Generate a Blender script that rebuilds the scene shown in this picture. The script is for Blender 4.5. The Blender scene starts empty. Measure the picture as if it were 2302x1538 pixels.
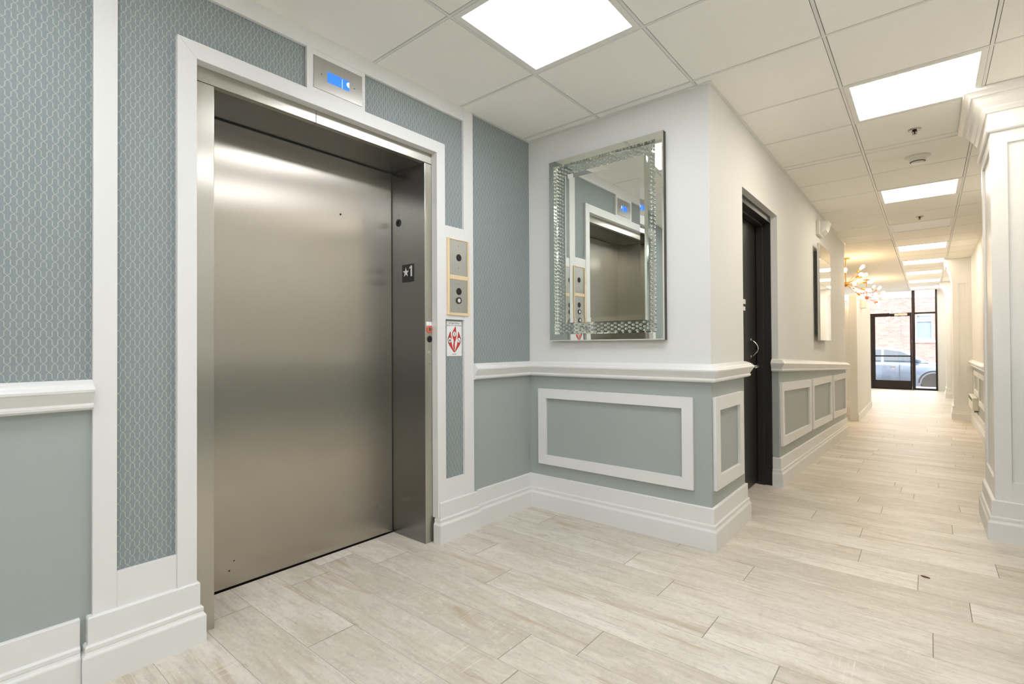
import bpy, bmesh, math, random
from mathutils import Vector, Matrix
random.seed(7)
sc = bpy.context.scene
COL = sc.collection

# ------------------------------------------------------------------ layout
H = 2.545                      # ceiling height
XW = -2.1545                   # elevator wall
XT = -2.137                    # face of the boards on it
YM = 2.789                     # mirror wall
XC = -0.9102                   # corridor left wall
XR = 0.56                      # right wall
YE = 17.2                      # shop front
PITCH = 0.1958


def zf(y):                     # the corridor floor ramps down
    if y <= 4.2: return 0.0
    if y <= 8.6: return -0.155 * (y - 4.2) / 4.4
    if y <= 12.0: return -0.155
    return -0.155 + 0.045 * (y - 12.0) / 5.2


# ------------------------------------------------------------------ materials
def lin(c):
    return tuple(((v / 255.0) / 12.92 if v / 255.0 <= 0.04045 else ((v / 255.0 + 0.055) / 1.055) ** 2.4) for v in c) + (1.0,)


def mat(name, rgb, rough=0.5, metal=0.0, spec=0.5, noise=0.0, nscale=8.0, bump=0.0, bscale=200.0, coat=0.0, emit=None, estr=0.0, trans=0.0, ior=1.45):
    m = bpy.data.materials.new(name); m.use_nodes = True
    nt = m.node_tree; b = nt.nodes['Principled BSDF']
    c = rgb if len(rgb) == 4 else lin(rgb)
    b.inputs['Base Color'].default_value = c
    b.inputs['Roughness'].default_value = rough
    b.inputs['Metallic'].default_value = metal
    b.inputs['Specular IOR Level'].default_value = spec
    b.inputs['IOR'].default_value = ior
    b.inputs['Transmission Weight'].default_value = trans
    b.inputs['Coat Weight'].default_value = coat
    if emit is not None:
        b.inputs['Emission Color'].default_value = emit if len(emit) == 4 else lin(emit)
        b.inputs['Emission Strength'].default_value = estr
    tc = None
    if noise > 0 or bump > 0:
        tc = nt.nodes.new('ShaderNodeTexCoord')
    if noise > 0:
        n = nt.nodes.new('ShaderNodeTexNoise'); n.inputs['Scale'].default_value = nscale; n.inputs['Detail'].default_value = 5
        nt.links.new(tc.outputs['Object'], n.inputs['Vector'])
        mr = nt.nodes.new('ShaderNodeMapRange'); mr.inputs['To Min'].default_value = 1 - noise; mr.inputs['To Max'].default_value = 1 + noise
        nt.links.new(n.outputs['Fac'], mr.inputs['Value'])
        mx = nt.nodes.new('ShaderNodeMix'); mx.data_type = 'RGBA'; mx.blend_type = 'MULTIPLY'; mx.inputs['Factor'].default_value = 1.0
        mx.inputs['A'].default_value = c
        nt.links.new(mr.outputs['Result'], mx.inputs['B'])
        nt.links.new(mx.outputs['Result'], b.inputs['Base Color'])
    if bump > 0:
        n2 = nt.nodes.new('ShaderNodeTexNoise'); n2.inputs['Scale'].default_value = bscale; n2.inputs['Detail'].default_value = 3
        nt.links.new(tc.outputs['Object'], n2.inputs['Vector'])
        bp = nt.nodes.new('ShaderNodeBump'); bp.inputs['Strength'].default_value = bump; bp.inputs['Distance'].default_value = 0.002
        nt.links.new(n2.outputs['Fac'], bp.inputs['Height'])
        nt.links.new(bp.outputs['Normal'], b.inputs['Normal'])
    return m


def glass(name, tint=(1, 1, 1, 1), refl=0.08):
    m = bpy.data.materials.new(name); m.use_nodes = True
    nt = m.node_tree; nt.nodes.clear()
    out = nt.nodes.new('ShaderNodeOutputMaterial')
    t = nt.nodes.new('ShaderNodeBsdfTransparent'); t.inputs['Color'].default_value = tint
    g = nt.nodes.new('ShaderNodeBsdfGlossy'); g.inputs['Roughness'].default_value = 0.02
    mx = nt.nodes.new('ShaderNodeMixShader'); mx.inputs['Fac'].default_value = refl
    nt.links.new(t.outputs[0], mx.inputs[1]); nt.links.new(g.outputs[0], mx.inputs[2])
    nt.links.new(mx.outputs[0], out.inputs['Surface'])
    return m


def steel(name, rgb, rough, aniso, streak=0.06, cloud=0.12):
    m = mat(name, rgb, rough, 1.0)
    nt = m.node_tree; b = nt.nodes['Principled BSDF']
    b.inputs['Anisotropic'].default_value = aniso
    tg = nt.nodes.new('ShaderNodeTangent'); tg.direction_type = 'UV_MAP'; tg.uv_map = 'UVMap'
    nt.links.new(tg.outputs[0], b.inputs['Tangent'])
    tc = nt.nodes.new('ShaderNodeTexCoord')
    mp = nt.nodes.new('ShaderNodeMapping'); mp.inputs['Scale'].default_value = (260, 260, 3)
    n = nt.nodes.new('ShaderNodeTexNoise'); n.inputs['Scale'].default_value = 1; n.inputs['Detail'].default_value = 2
    nt.links.new(tc.outputs['Object'], mp.inputs['Vector']); nt.links.new(mp.outputs[0], n.inputs['Vector'])
    n2 = nt.nodes.new('ShaderNodeTexNoise'); n2.inputs['Scale'].default_value = 3.5; n2.inputs['Detail'].default_value = 4
    nt.links.new(tc.outputs['Object'], n2.inputs['Vector'])
    a = nt.nodes.new('ShaderNodeMath'); a.operation = 'MULTIPLY_ADD'; a.inputs[1].default_value = streak; a.inputs[2].default_value = rough - streak * .5 - cloud * .5
    nt.links.new(n.outputs['Fac'], a.inputs[0])
    a2 = nt.nodes.new('ShaderNodeMath'); a2.operation = 'MULTIPLY_ADD'; a2.inputs[1].default_value = cloud
    nt.links.new(n2.outputs['Fac'], a2.inputs[0]); nt.links.new(a.outputs[0], a2.inputs[2])
    nt.links.new(a2.outputs[0], b.inputs['Roughness'])
    mr = nt.nodes.new('ShaderNodeMapRange'); mr.inputs['To Min'].default_value = .975; mr.inputs['To Max'].default_value = 1.02
    nt.links.new(n.outputs['Fac'], mr.inputs['Value'])
    mx = nt.nodes.new('ShaderNodeMix'); mx.data_type = 'RGBA'; mx.blend_type = 'MULTIPLY'; mx.inputs['Factor'].default_value = 1.0
    mx.inputs['A'].default_value = lin(rgb); nt.links.new(mr.outputs['Result'], mx.inputs['B'])
    nt.links.new(mx.outputs['Result'], b.inputs['Base Color'])
    return m


def wallpaper():
    m = mat('trellis_wallpaper', (140, 149, 151), 0.55, spec=0.4)
    nt = m.node_tree; b = nt.nodes['Principled BSDF']; L = nt.links

    def M(op, a, b_=None, c=None):
        n = nt.nodes.new('ShaderNodeMath'); n.operation = op
        for i, v in enumerate((a, b_, c)):
            if v is None: continue
            if isinstance(v, (int, float)): n.inputs[i].default_value = v
            else: L.new(v, n.inputs[i])
        return n.outputs[0]
    tc = nt.nodes.new('ShaderNodeTexCoord'); sp = nt.nodes.new('ShaderNodeSeparateXYZ'); L.new(tc.outputs['Object'], sp.inputs[0])
    A, B = 0.0136, 0.0272          # half cell: trellis 27 mm wide, 54 mm tall
    u = M('MULTIPLY', M('PINGPONG', M('MULTIPLY', sp.outputs['Y'], 1 / A), 1.0), 13.6)
    v = M('MULTIPLY', M('PINGPONG', M('MULTIPLY', sp.outputs['Z'], 1 / B), 1.0), 27.2)
    lo = M('MAXIMUM', M('SUBTRACT', 6.8, v), 0.0)
    hi = M('MAXIMUM', M('SUBTRACT', v, 20.4), 0.0)
    target = M('SUBTRACT', M('ADD', 6.8, lo), hi)
    d = M('ABSOLUTE', M('SUBTRACT', u, target))
    ln = nt.nodes.new('ShaderNodeMapRange'); ln.inputs['From Min'].default_value = 0.8; ln.inputs['From Max'].default_value = 1.7
    ln.inputs['To Min'].default_value = 1; ln.inputs['To Max'].default_value = 0
    L.new(d, ln.inputs['Value'])
    mp = nt.nodes.new('ShaderNodeMapping'); mp.inputs['Scale'].default_value = (300, 300, 25)
    nz = nt.nodes.new('ShaderNodeTexNoise'); nz.inputs['Scale'].default_value = 1; nz.inputs['Detail'].default_value = 3
    L.new(tc.outputs['Object'], mp.inputs['Vector']); L.new(mp.outputs[0], nz.inputs['Vector'])
    mr = nt.nodes.new('ShaderNodeMapRange'); mr.inputs['To Min'].default_value = .86; mr.inputs['To Max'].default_value = 1.12
    L.new(nz.outputs['Fac'], mr.inputs['Value'])
    mx = nt.nodes.new('ShaderNodeMix'); mx.data_type = 'RGBA'
    mx.inputs['A'].default_value = lin((139, 149, 151)); mx.inputs['B'].default_value = lin((196, 196, 184))
    fm = M('MULTIPLY', ln.outputs['Result'], 0.66); L.new(fm, mx.inputs['Factor'])
    mm = nt.nodes.new('ShaderNodeMix'); mm.data_type = 'RGBA'; mm.blend_type = 'MULTIPLY'; mm.inputs['Factor'].default_value = 1
    L.new(mx.outputs['Result'], mm.inputs['A']); L.new(mr.outputs['Result'], mm.inputs['B'])
    L.new(mm.outputs['Result'], b.inputs['Base Color'])
    return m


def plank_mat():
    m = mat('wood_look_tile', (214, 206, 190), 0.42, spec=0.4)
    nt = m.node_tree; b = nt.nodes['Principled BSDF']; L = nt.links
    at = nt.nodes.new('ShaderNodeAttribute'); at.attribute_name = 'plank'
    tc = nt.nodes.new('ShaderNodeTexCoord')
    cb = nt.nodes.new('ShaderNodeCombineXYZ')
    k = nt.nodes.new('ShaderNodeMath'); k.operation = 'MULTIPLY'; k.inputs[1].default_value = 37.0
    L.new(at.outputs['Fac'], k.inputs[0])
    for i in range(3): L.new(k.outputs[0], cb.inputs[i])
    ad = nt.nodes.new('ShaderNodeVectorMath'); ad.operation = 'ADD'
    L.new(tc.outputs['Object'], ad.inputs[0]); L.new(cb.outputs[0], ad.inputs[1])

    def noise(scale, sx, detail=6, rough=.6, dist=0.0):
        mp = nt.nodes.new('ShaderNodeMapping'); mp.inputs['Scale'].default_value = sx
        n = nt.nodes.new('ShaderNodeTexNoise'); n.inputs['Scale'].default_value = scale; n.inputs['Detail'].default_value = detail
        n.inputs['Roughness'].default_value = rough; n.inputs['Distortion'].default_value = dist
        L.new(ad.outputs[0], mp.inputs['Vector']); L.new(mp.outputs[0], n.inputs['Vector'])
        return n.outputs['Fac']

    def ramp(f, pts):
        r = nt.nodes.new('ShaderNodeValToRGB'); e = r.color_ramp.elements
        e[0].position, e[0].color = pts[0][0], pts[0][1]; e[1].position, e[1].color = pts[-1][0], pts[-1][1]
        for p, c in pts[1:-1]:
            q = e.new(p); q.color = c
        L.new(f, r.inputs['Fac']); return r.outputs['Color']

    def mix(f, a, b_, mode='MIX', fac=None):
        n = nt.nodes.new('ShaderNodeMix'); n.data_type = 'RGBA'; n.blend_type = mode
        if f is not None: L.new(f, n.inputs['Factor'])
        else: n.inputs['Factor'].default_value = fac
        for s, v in (('A', a), ('B', b_)):
            if isinstance(v, tuple): n.inputs[s].default_value = v
            else: L.new(v, n.inputs[s])
        return n.outputs['Result']
    base = ramp(at.outputs['Fac'], [(0.0, lin((202, 194, 181))), (.35, lin((215, 207, 195))), (.7, lin((224, 217, 206))), (1.0, lin((234, 228, 218)))])
    W0, W1 = (0, 0, 0, 1), (1, 1, 1, 1)
    big = noise(1.0, (1.6, 5.0, 1), 5, .6, .6)                      # broad worn areas
    c = mix(ramp(big, [(.40, W0), (.70, W1)]), base, lin((199, 190, 174)))
    wash = noise(1.0, (3.5, 13.0, 1), 6, .7, .5)                    # whitewashed patches
    c = mix(ramp(wash, [(.50, W0), (.72, (.8, .8, .8, 1))]), c, lin((230, 223, 210)))
    grain = noise(1.0, (6.0, 60.0, 1), 7, .72, .5)
    c = mix(ramp(grain, [(.50, W0), (.72, (.62, .62, .62, 1))]), c, lin((172, 164, 150)))
    mott = noise(1.0, (36.0, 52.0, 1), 5, .7)                       # fine mottling
    c = mix(ramp(mott, [(.48, W0), (.74, (.38, .38, .38, 1))]), c, lin((176, 169, 157)))
    mott2 = noise(1.3, (30.0, 44.0, 1), 4, .7)
    c = mix(ramp(mott2, [(.55, W0), (.78, (.55, .55, .55, 1))]), c, lin((236, 230, 219)))
    st = noise(1.0, (1.0, 8.0, 1), 5, .6, 1.4)                      # tan stains along the board
    c = mix(ramp(st, [(.59, W0), (.75, (1, 1, 1, 1))]), c, lin((180, 160, 128)))
    gouge = noise(1.0, (7.0, 34.0, 1), 5, .75, .8)                  # dark scuffs
    c = mix(ramp(gouge, [(.61, W0), (.76, (.8, .8, .8, 1))]), c, lin((150, 141, 127)))
    saw = noise(1.0, (120.0, 3.0, 1), 2, .5)                        # faint saw marks across the board
    sm_ = noise(1.0, (2.2, 5.0, 1), 3, .5)
    mm = nt.nodes.new('ShaderNodeMath'); mm.operation = 'MULTIPLY'
    r1 = ramp(saw, [(.60, W0), (.72, (.6, .6, .6, 1))]); r2_ = ramp(sm_, [(.54, W0), (.66, W1)])
    L.new(r1, mm.inputs[0]); L.new(r2_, mm.inputs[1])
    c = mix(mm.outputs[0], c, lin((238, 232, 222)))
    L.new(c, b.inputs['Base Color'])
    rr = nt.nodes.new('ShaderNodeMapRange'); rr.inputs['To Min'].default_value = .34; rr.inputs['To Max'].default_value = .52
    L.new(grain, rr.inputs['Value']); L.new(rr.outputs['Result'], b.inputs['Roughness'])
    bp = nt.nodes.new('ShaderNodeBump'); bp.inputs['Strength'].default_value = .12; bp.inputs['Distance'].default_value = .002
    L.new(grain, bp.inputs['Height']); L.new(bp.outputs['Normal'], b.inputs['Normal'])
    return m


def brick_mat():
    m = mat('red_brick', (190, 130, 110), 0.8)
    nt = m.node_tree; b = nt.nodes['Principled BSDF']
    tc = nt.nodes.new('ShaderNodeTexCoord'); mp = nt.nodes.new('ShaderNodeMapping')
    mp.inputs['Rotation'].default_value = (math.radians(90), 0, 0)
    br = nt.nodes.new('ShaderNodeTexBrick'); br.inputs['Scale'].default_value = 1.0
    br.inputs['Brick Width'].default_value = .21; br.inputs['Row Height'].default_value = .075; br.inputs['Mortar Size'].default_value = .006
    br.inputs['Color1'].default_value = lin((142, 99, 94)); br.inputs['Color2'].default_value = lin((162, 119, 112)); br.inputs['Mortar'].default_value = lin((164, 136, 130))
    nt.links.new(tc.outputs['Object'], mp.inputs['Vector']); nt.links.new(mp.outputs[0], br.inputs['Vector'])
    nt.links.new(br.outputs['Color'], b.inputs['Base Color'])
    return m


M_TRIM = mat('white_trim_paint', (230, 230, 228), 0.35, noise=.012, nscale=5, bump=.04, bscale=40)
M_WALL = mat('white_wall_paint', (226, 226, 223), 0.6, bump=.06, bscale=120)
M_PAINT = mat('blue_grey_wainscot_paint', (167, 174, 171), 0.42, noise=.03, nscale=3, bump=.06, bscale=120)
M_PAPER = wallpaper()
M_TILE = mat('ceiling_tile', (246, 244, 238), 0.85, noise=.02, nscale=60, bump=.12, bscale=300)
M_TEE = mat('ceiling_tee', (226, 226, 222), 0.35)
M_GAP = mat('ceiling_gap', (84, 82, 78), 0.9)
M_PLASTER = mat('white_ceiling_paint', (228, 224, 214), 0.7)
M_FLOOR = plank_mat()
M_GROUT = mat('grout', (150, 143, 132), 0.9)
M_STEEL = steel('brushed_steel_door', (186, 180, 170), 0.27, 0.95, cloud=.015, streak=0.0)
M_FRAME = steel('brushed_steel_frame', (196, 192, 182), 0.28, 0.9, cloud=.015, streak=0.0)
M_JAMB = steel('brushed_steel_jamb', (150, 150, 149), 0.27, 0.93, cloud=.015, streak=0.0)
M_PLATE = steel('satin_plate', (192, 190, 184), 0.34, 0.5, cloud=.05)
M_DARK = mat('shaft_black', (14, 14, 14), 0.8)
M_BLACKP = mat('black_plastic', (28, 24, 24), 0.35)
M_RING = mat('dark_ring_metal', (70, 68, 64), 0.25, 1.0)
M_SCREW = mat('screw_metal', (150, 146, 138), 0.35, 1.0)
M_LCD = mat('lit_blue_screen', (30, 90, 230), 0.3, emit=(50, 125, 250), estr=0.9)
M_LCDW = mat('lit_white_digit', (220, 235, 255), 0.3, emit=(215, 235, 255), estr=0.9)
M_WOOD = mat('pale_wood_strip', (232, 208, 170), 0.5, noise=.05, nscale=30)
M_RED = mat('red_print', (202, 52, 46), 0.4)
M_REDM = mat('red_ring', (222, 92, 70), 0.35)
M_PAPERW = mat('white_card', (238, 238, 236), 0.45)
M_INK = mat('black_ink', (44, 44, 44), 0.5)
M_GREYINK = mat('grey_ink', (92, 92, 92), 0.5)
M_MIRROR = mat('mirror_silver', (236, 238, 232), 0.012, 1.0)
M_MIRDARK = mat('mirror_antique', (205, 210, 202), 0.05, 1.0)
M_MIRSIDE = mat('mirror_side_dark', (70, 70, 68), 0.25, 0.8)
M_CRYSTAL = mat('crystal', (250, 252, 250), 0.02, trans=1.0, ior=1.55)
M_BLACKD = mat('black_door_paint', (44, 42, 40), 0.38, noise=.05, nscale=4)
M_CHROME = mat('satin_chrome', (185, 182, 174), 0.25, 1.0)
M_DIFF = mat('lit_panel', (255, 255, 255), 0.5, emit=(246, 249, 255), estr=10.5)
M_DIFFC = mat('lit_panel_corridor', (255, 255, 255), 0.5, emit=(255, 243, 225), estr=12.8)
M_DIFFOFF = mat('unlit_panel', (252, 251, 255), 0.5)
M_FIX = mat('fixture_white', (232, 232, 226), 0.4)
M_PLASTIC = mat('white_plastic', (228, 226, 218), 0.4)
M_CLEAR = glass('clear_lens', (.92, .93, .93, 1), .12)
M_LENS = mat('frosted_lens', (240, 240, 236), 0.25, trans=.3, ior=1.3)
M_GOLD = mat('brass', (206, 158, 82), 0.28, 1.0)
M_COPPER = mat('copper', (214, 140, 110), 0.28, 1.0)
M_BULB = mat('lit_bulb', (255, 236, 200), 0.3, emit=(255, 222, 172), estr=26.0)
M_GLASS = glass('clear_window_glass')
M_BRONZE = mat('dark_bronze_frame', (46, 40, 38), 0.4, .4)
M_BRICK = brick_mat()
M_STONE = mat('pale_stone', (206, 204, 200), 0.8)
M_ASPH = mat('asphalt', (120, 120, 120), 0.9, noise=.1, nscale=20)
M_CONC = mat('concrete_walk', (200, 198, 192), 0.9, noise=.05, nscale=6)
M_CAR = mat('silver_blue_car_paint', (120, 134, 154), 0.25, .5, coat=.6)
M_CARG = mat('car_window_glass', (70, 78, 86), 0.08, spec=.8)
M_TYRE = mat('tyre_rubber', (40, 40, 42), 0.8)
M_BLIND = mat('window_blind', (112, 126, 142), 0.7)
M_LEAF = mat('dry_leaf', (96, 52, 36), 0.7)


# ------------------------------------------------------------------ mesh helpers
def obj(name, bm, m, parent=None, smooth=False, uv=False, bevel=0.0, seg=2):
    me = bpy.data.meshes.new(name)
    bmesh.ops.recalc_face_normals(bm, faces=bm.faces[:])
    if uv: box_uv(bm)
    bm.to_mesh(me); bm.free()
    ms = m if isinstance(m, (list, tuple)) else [m]
    for x in ms: me.materials.append(x)
    o = bpy.data.objects.new(name, me); COL.objects.link(o)
    if parent is not None: o.parent = parent
    if smooth:
        for p in me.polygons: p.use_smooth = True
    if bevel > 0:
        b = o.modifiers.new('bevel', 'BEVEL'); b.width = bevel; b.segments = seg; b.limit_method = 'ANGLE'; b.angle_limit = math.radians(40)
    return o


def box_uv(bm):
    uvl = bm.loops.layers.uv.new('UVMap')
    for f in bm.faces:
        n = f.normal
        for l in f.loops:
            c = l.vert.co
            if abs(n.x) >= abs(n.y) and abs(n.x) >= abs(n.z): l[uvl].uv = (c.y, c.z)
            elif abs(n.y) >= abs(n.z): l[uvl].uv = (c.x, c.z)
            else: l[uvl].uv = (c.y, c.x)


def box(bm, x0, x1, y0, y1, z0, z1, mi=0):
    vs = [bm.verts.new((x, y, z)) for x in (x0, x1) for y in (y0, y1) for z in (z0, z1)]
    fs = []
    for q in ((0, 1, 3, 2), (4, 6, 7, 5), (0, 4, 5, 1), (2, 3, 7, 6), (0, 2, 6, 4), (1, 5, 7, 3)):
        f = bm.faces.new([vs[i] for i in q]); f.material_index = mi; fs.append(f)
    return vs


def hexa(bm, pts, mi=0):                      # 8 points, order as in box()
    vs = [bm.verts.new(p) for p in pts]
    for q in ((0, 1, 3, 2), (4, 6, 7, 5), (0, 4, 5, 1), (2, 3, 7, 6), (0, 2, 6, 4), (1, 5, 7, 3)):
        f = bm.faces.new([vs[i] for i in q]); f.material_index = mi
    return vs


def prism(bm, pts, origin, U, V, N, depth, mi=0):   # outline pts (u,v) extruded along N
    o = Vector(origin); U, V, N = Vector(U), Vector(V), Vector(N)
    a = [bm.verts.new(o + U * p[0] + V * p[1]) for p in pts]
    b = [bm.verts.new(o + U * p[0] + V * p[1] + N * depth) for p in pts]
    n = len(pts)
    f = bm.faces.new(a); f.material_index = mi
    f = bm.faces.new(b[::-1]); f.material_index = mi
    for i in range(n):
        f = bm.faces.new((a[i], b[i], b[(i + 1) % n], a[(i + 1) % n])); f.material_index = mi


def lathe(bm, prof, origin, axis, seg=24, mi=0):    # prof: (radius, distance along axis)
    o = Vector(origin); ax = Vector(axis).normalized()
    t = ax.orthogonal().normalized(); s = ax.cross(t)
    rings = []
    for r, h in prof:
        if r < 1e-6: rings.append([bm.verts.new(o + ax * h)])
        else: rings.append([bm.verts.new(o + ax * h + (t * math.cos(2 * math.pi * i / seg) + s * math.sin(2 * math.pi * i / seg)) * r) for i in range(seg)])
    for A, B in zip(rings, rings[1:]):
        for i in range(seg):
            j = (i + 1) % seg
            if len(A) == 1 and len(B) == 1: continue
            if len(A) == 1: f = bm.faces.new((A[0], B[i], B[j]))
            elif len(B) == 1: f = bm.faces.new((A[i], B[0], A[j]))
            else: f = bm.faces.new((A[i], B[i], B[j], A[j]))
            f.material_index = mi
    for R_, rev in ((rings[0], True), (rings[-1], False)):
        if len(R_) > 1:
            f = bm.faces.new(R_[::-1] if rev else R_); f.material_index = mi


def tube(bm, pts, r, seg=10, mi=0):
    pts = [Vector(p) for p in pts]
    rings = []
    ref = None
    for i, p in enumerate(pts):
        d = (pts[min(i + 1, len(pts) - 1)] - pts[max(i - 1, 0)]).normalized()
        if ref is None: ref = d.orthogonal().normalized()
        ref = (ref - d * ref.dot(d)).normalized(); s = d.cross(ref)
        rr = r[i] if isinstance(r, (list, tuple)) else r
        rings.append([bm.verts.new(p + (ref * math.cos(2 * math.pi * k / seg) + s * math.sin(2 * math.pi * k / seg)) * rr) for k in range(seg)])
    for A, B in zip(rings, rings[1:]):
        for k in range(seg):
            f = bm.faces.new((A[k], A[(k + 1) % seg], B[(k + 1) % seg], B[k])); f.material_index = mi
    bm.faces.new(rings[0][::-1]).material_index = mi; bm.faces.new(rings[-1]).material_index = mi


def sweep(bm, path, prof, zfun=None, mi=0):   # moulding: profile (projection, z) mitred along a plan path, room on the right hand
    P = [Vector((p[0], p[1])) for p in path]
    ns = []
    for a, b in zip(P, P[1:]):
        t = (b - a).normalized(); ns.append(Vector((t.y, -t.x)))
    rings = []
    for i, p in enumerate(P):
        if i == 0: mdir = ns[0]
        elif i == len(P) - 1: mdir = ns[-1]
        else: mdir = (ns[i - 1] + ns[i]) / (1 + ns[i - 1].dot(ns[i]))
        dz = zfun(p.y) if zfun else 0
        rings.append([bm.verts.new((p.x + mdir.x * q[0], p.y + mdir.y * q[0], q[1] + dz)) for q in prof])
    n = len(prof)
    for A, B in zip(rings, rings[1:]):
        for k in range(n):
            bm.faces.new((A[k], A[(k + 1) % n], B[(k + 1) % n], B[k])).material_index = mi
    bm.faces.new(rings[0]).material_index = mi; bm.faces.new(rings[-1][::-1]).material_index = mi


def frame_loop(bm, outer, inner, origin, U, V, N, depth, mi=0):   # picture frame from two quads
    o = Vector(origin); U, V, N = Vector(U), Vector(V), Vector(N)

    def mk(ps, d): return [bm.verts.new(o + U * p[0] + V * p[1] + N * d) for p in ps]
    O0, I0, O1, I1 = mk(outer, 0), mk(inner, 0), mk(outer, depth), mk(inner, depth)
    for i in range(4):
        j = (i + 1) % 4
        for q in ((O1[i], O1[j], I1[j], I1[i]), (O0[i], I0[i], I0[j], O0[j]), (O0[i], O0[j], O1[j], O1[i]), (I0[i], I1[i], I1[j], I0[j])):
            bm.faces.new(q).material_index = mi


def empty(name, loc):
    o = bpy.data.objects.new(name, None); COL.objects.link(o); o.location = loc; o.empty_display_size = .1
    return o


def tag(o, label, cat, group=None, kind=None):
    o['label'] = label; o['category'] = cat
    if group: o['group'] = group
    if kind: o['kind'] = kind
    return o


def adopt(ch, root):                          # parent while keeping world coordinates
    ch.parent = root
    ch.matrix_parent_inverse = Matrix.Translation(root.location).inverted()
    return ch


def part(name, bm, m, root, **k):
    o = obj(name, bm, m, **k)
    if root.type == 'EMPTY': adopt(o, root)
    else: o.parent = root
    return o


def struct(name, bm, m, label, cat, **k):
    return tag(obj(name, bm, m, **k), label, cat, kind='structure')


def copy_tree(o, parent=None):
    c = o.copy(); COL.objects.link(c)
    if parent is not None: c.parent = parent
    for ch in list(o.children): copy_tree(ch, c)
    return c


def text(body, size, mat_, mtx, extrude=.0003, name='lettering'):
    cu = bpy.data.curves.new(name, 'FONT'); cu.body = body; cu.size = size; cu.extrude = extrude
    cu.align_x = 'CENTER'; cu.align_y = 'CENTER'
    t = bpy.data.objects.new(name, cu); COL.objects.link(t)
    dg = bpy.context.evaluated_depsgraph_get(); dg.update()
    me = bpy.data.meshes.new_from_object(t.evaluated_get(dg))
    bpy.data.objects.remove(t); bpy.data.curves.remove(cu)
    me.transform(mtx); me.materials.clear(); me.materials.append(mat_)
    o = bpy.data.objects.new(name, me); COL.objects.link(o)
    return o


def basis(origin, U, V):                      # matrix taking text x->U, y->V
    U, V = Vector(U), Vector(V); N = U.cross(V)
    m = Matrix((U, V, N)).transposed().to_4x4(); m.translation = Vector(origin)
    return m


# ------------------------------------------------------------------ floor: wood look planks across the corridor
JOINT = {0: -1.185, 1: -.98, 2: -.405, 3: -.67, 4: -.933, 5: .003, 6: -.68, 7: .125, 8: -.047, 9: -.286, 10: .248, 11: -.314, 13: .10, 14: -.249, 18: -.172, 20: .054}
bm = bmesh.new(); pl = bm.faces.layers.float.new('plank')
rng = random.Random(3)
g = .0016
for k in range(-23, 82):
    y0 = 1.336 + PITCH * k; y1 = y0 + PITCH
    j0 = JOINT.get(k, rng.uniform(-.6, .6))
    n0 = math.ceil((-4.2 - j0) / 1.2) - 1
    x = j0 + n0 * 1.2
    while x < .62:
        a, b_ = max(x, -4.2) + g, min(x + 1.2, .62) - g
        if b_ > a + .01:
            f = bm.faces.new([bm.verts.new(p) for p in ((a, y0 + .0007, zf(y0)), (b_, y0 + .0007, zf(y0)), (b_, y1 - .0007, zf(y1)), (a, y1 - .0007, zf(y1)))])
            f[pl] = rng.random(); f.material_index = 0
        x += 1.2
for k in range(-23, 82):
    y0 = 1.336 + PITCH * k; y1 = y0 + PITCH
    f = bm.faces.new([bm.verts.new(p) for p in ((-4.2, y0, zf(y0) - .0012), (.62, y0, zf(y0) - .0012), (.62, y1, zf(y1) - .0012), (-4.2, y1, zf(y1) - .0012))])
    f.material_index = 1
struct('floor', bm, [M_FLOOR, M_GROUT], 'pale greige wood look plank tile floor running down the corridor', 'floor')

# ------------------------------------------------------------------ ceiling
GX = [-2.19, -1.585, -.973, -.3593, .2515, .86]
GY = [-2.766, -2.156, -1.544, -.934, -.334, .277, .887, 1.4965, 2.108, 2.718, 3.3226, 3.93, 4.53, 4.61, 5.20, 5.79, 6.38, 6.97, 7.55]
GY += [7.55 + .573 * i for i in range(1, 18)]
LIT = [(1, 7), (3, 10), (3, 15), (3, 21), (3, 24), (3, 27), (3, 30), (3, 33), (1, 4), (3, 4), (1, 1), (3, 1), (3, 7)]   # cells holding fixtures
OFF = (3, 18)
bm = bmesh.new()
TG = .0098


def tile_quad(x0, x1, y0, y1, z):
    f = bm.faces.new([bm.verts.new(p) for p in ((x0, y0, z), (x0, y1, z), (x1, y1, z), (x1, y0, z))]); return f


CELLS = []
for i in range(5):
    for j in range(len(GY) - 1):
        if GY[j] > 8.5 and i < 3: continue
        if (i, j) in LIT or (i, j) == OFF: continue
        x0, x1, y0, y1 = GX[i] + TG, GX[i + 1] - TG, GY[j] + TG, GY[j + 1] - TG
        box(bm, x0, x1, y0, y1, H, H + .012)
ceil = struct('ceiling', bm, M_TILE, 'suspended ceiling of pale square tiles over lobby and corridor', 'ceiling')
bm = bmesh.new()
box(bm, -2.4, .9, -3.1, YE + .2, H + .012, H + .06)
o = part('ceiling_backing', bm, M_GAP, ceil)
bm = bmesh.new()
for i, x in enumerate(GX):
    y1 = YE if i >= 3 else 8.55
    box(bm, x - .0068, x + .0068, -3, y1, H - .0015, H + .012)
for j, y in enumerate(GY):
    x0 = GX[0] if y < 8.55 else GX[3]
    box(bm, x0, GX[-1], y - .0068, y + .0068, H - .0011, H + .0115)
part('ceiling_grid', bm, M_TEE, ceil)
bm = bmesh.new()
box(bm, -4.2, GX[3] - .012, 8.55, YE + .1, H - .002, H + .05)
struct('ceiling_plain', bm, M_PLASTER, 'plain cream ceiling over the room beyond the half wall', 'ceiling')
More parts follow.
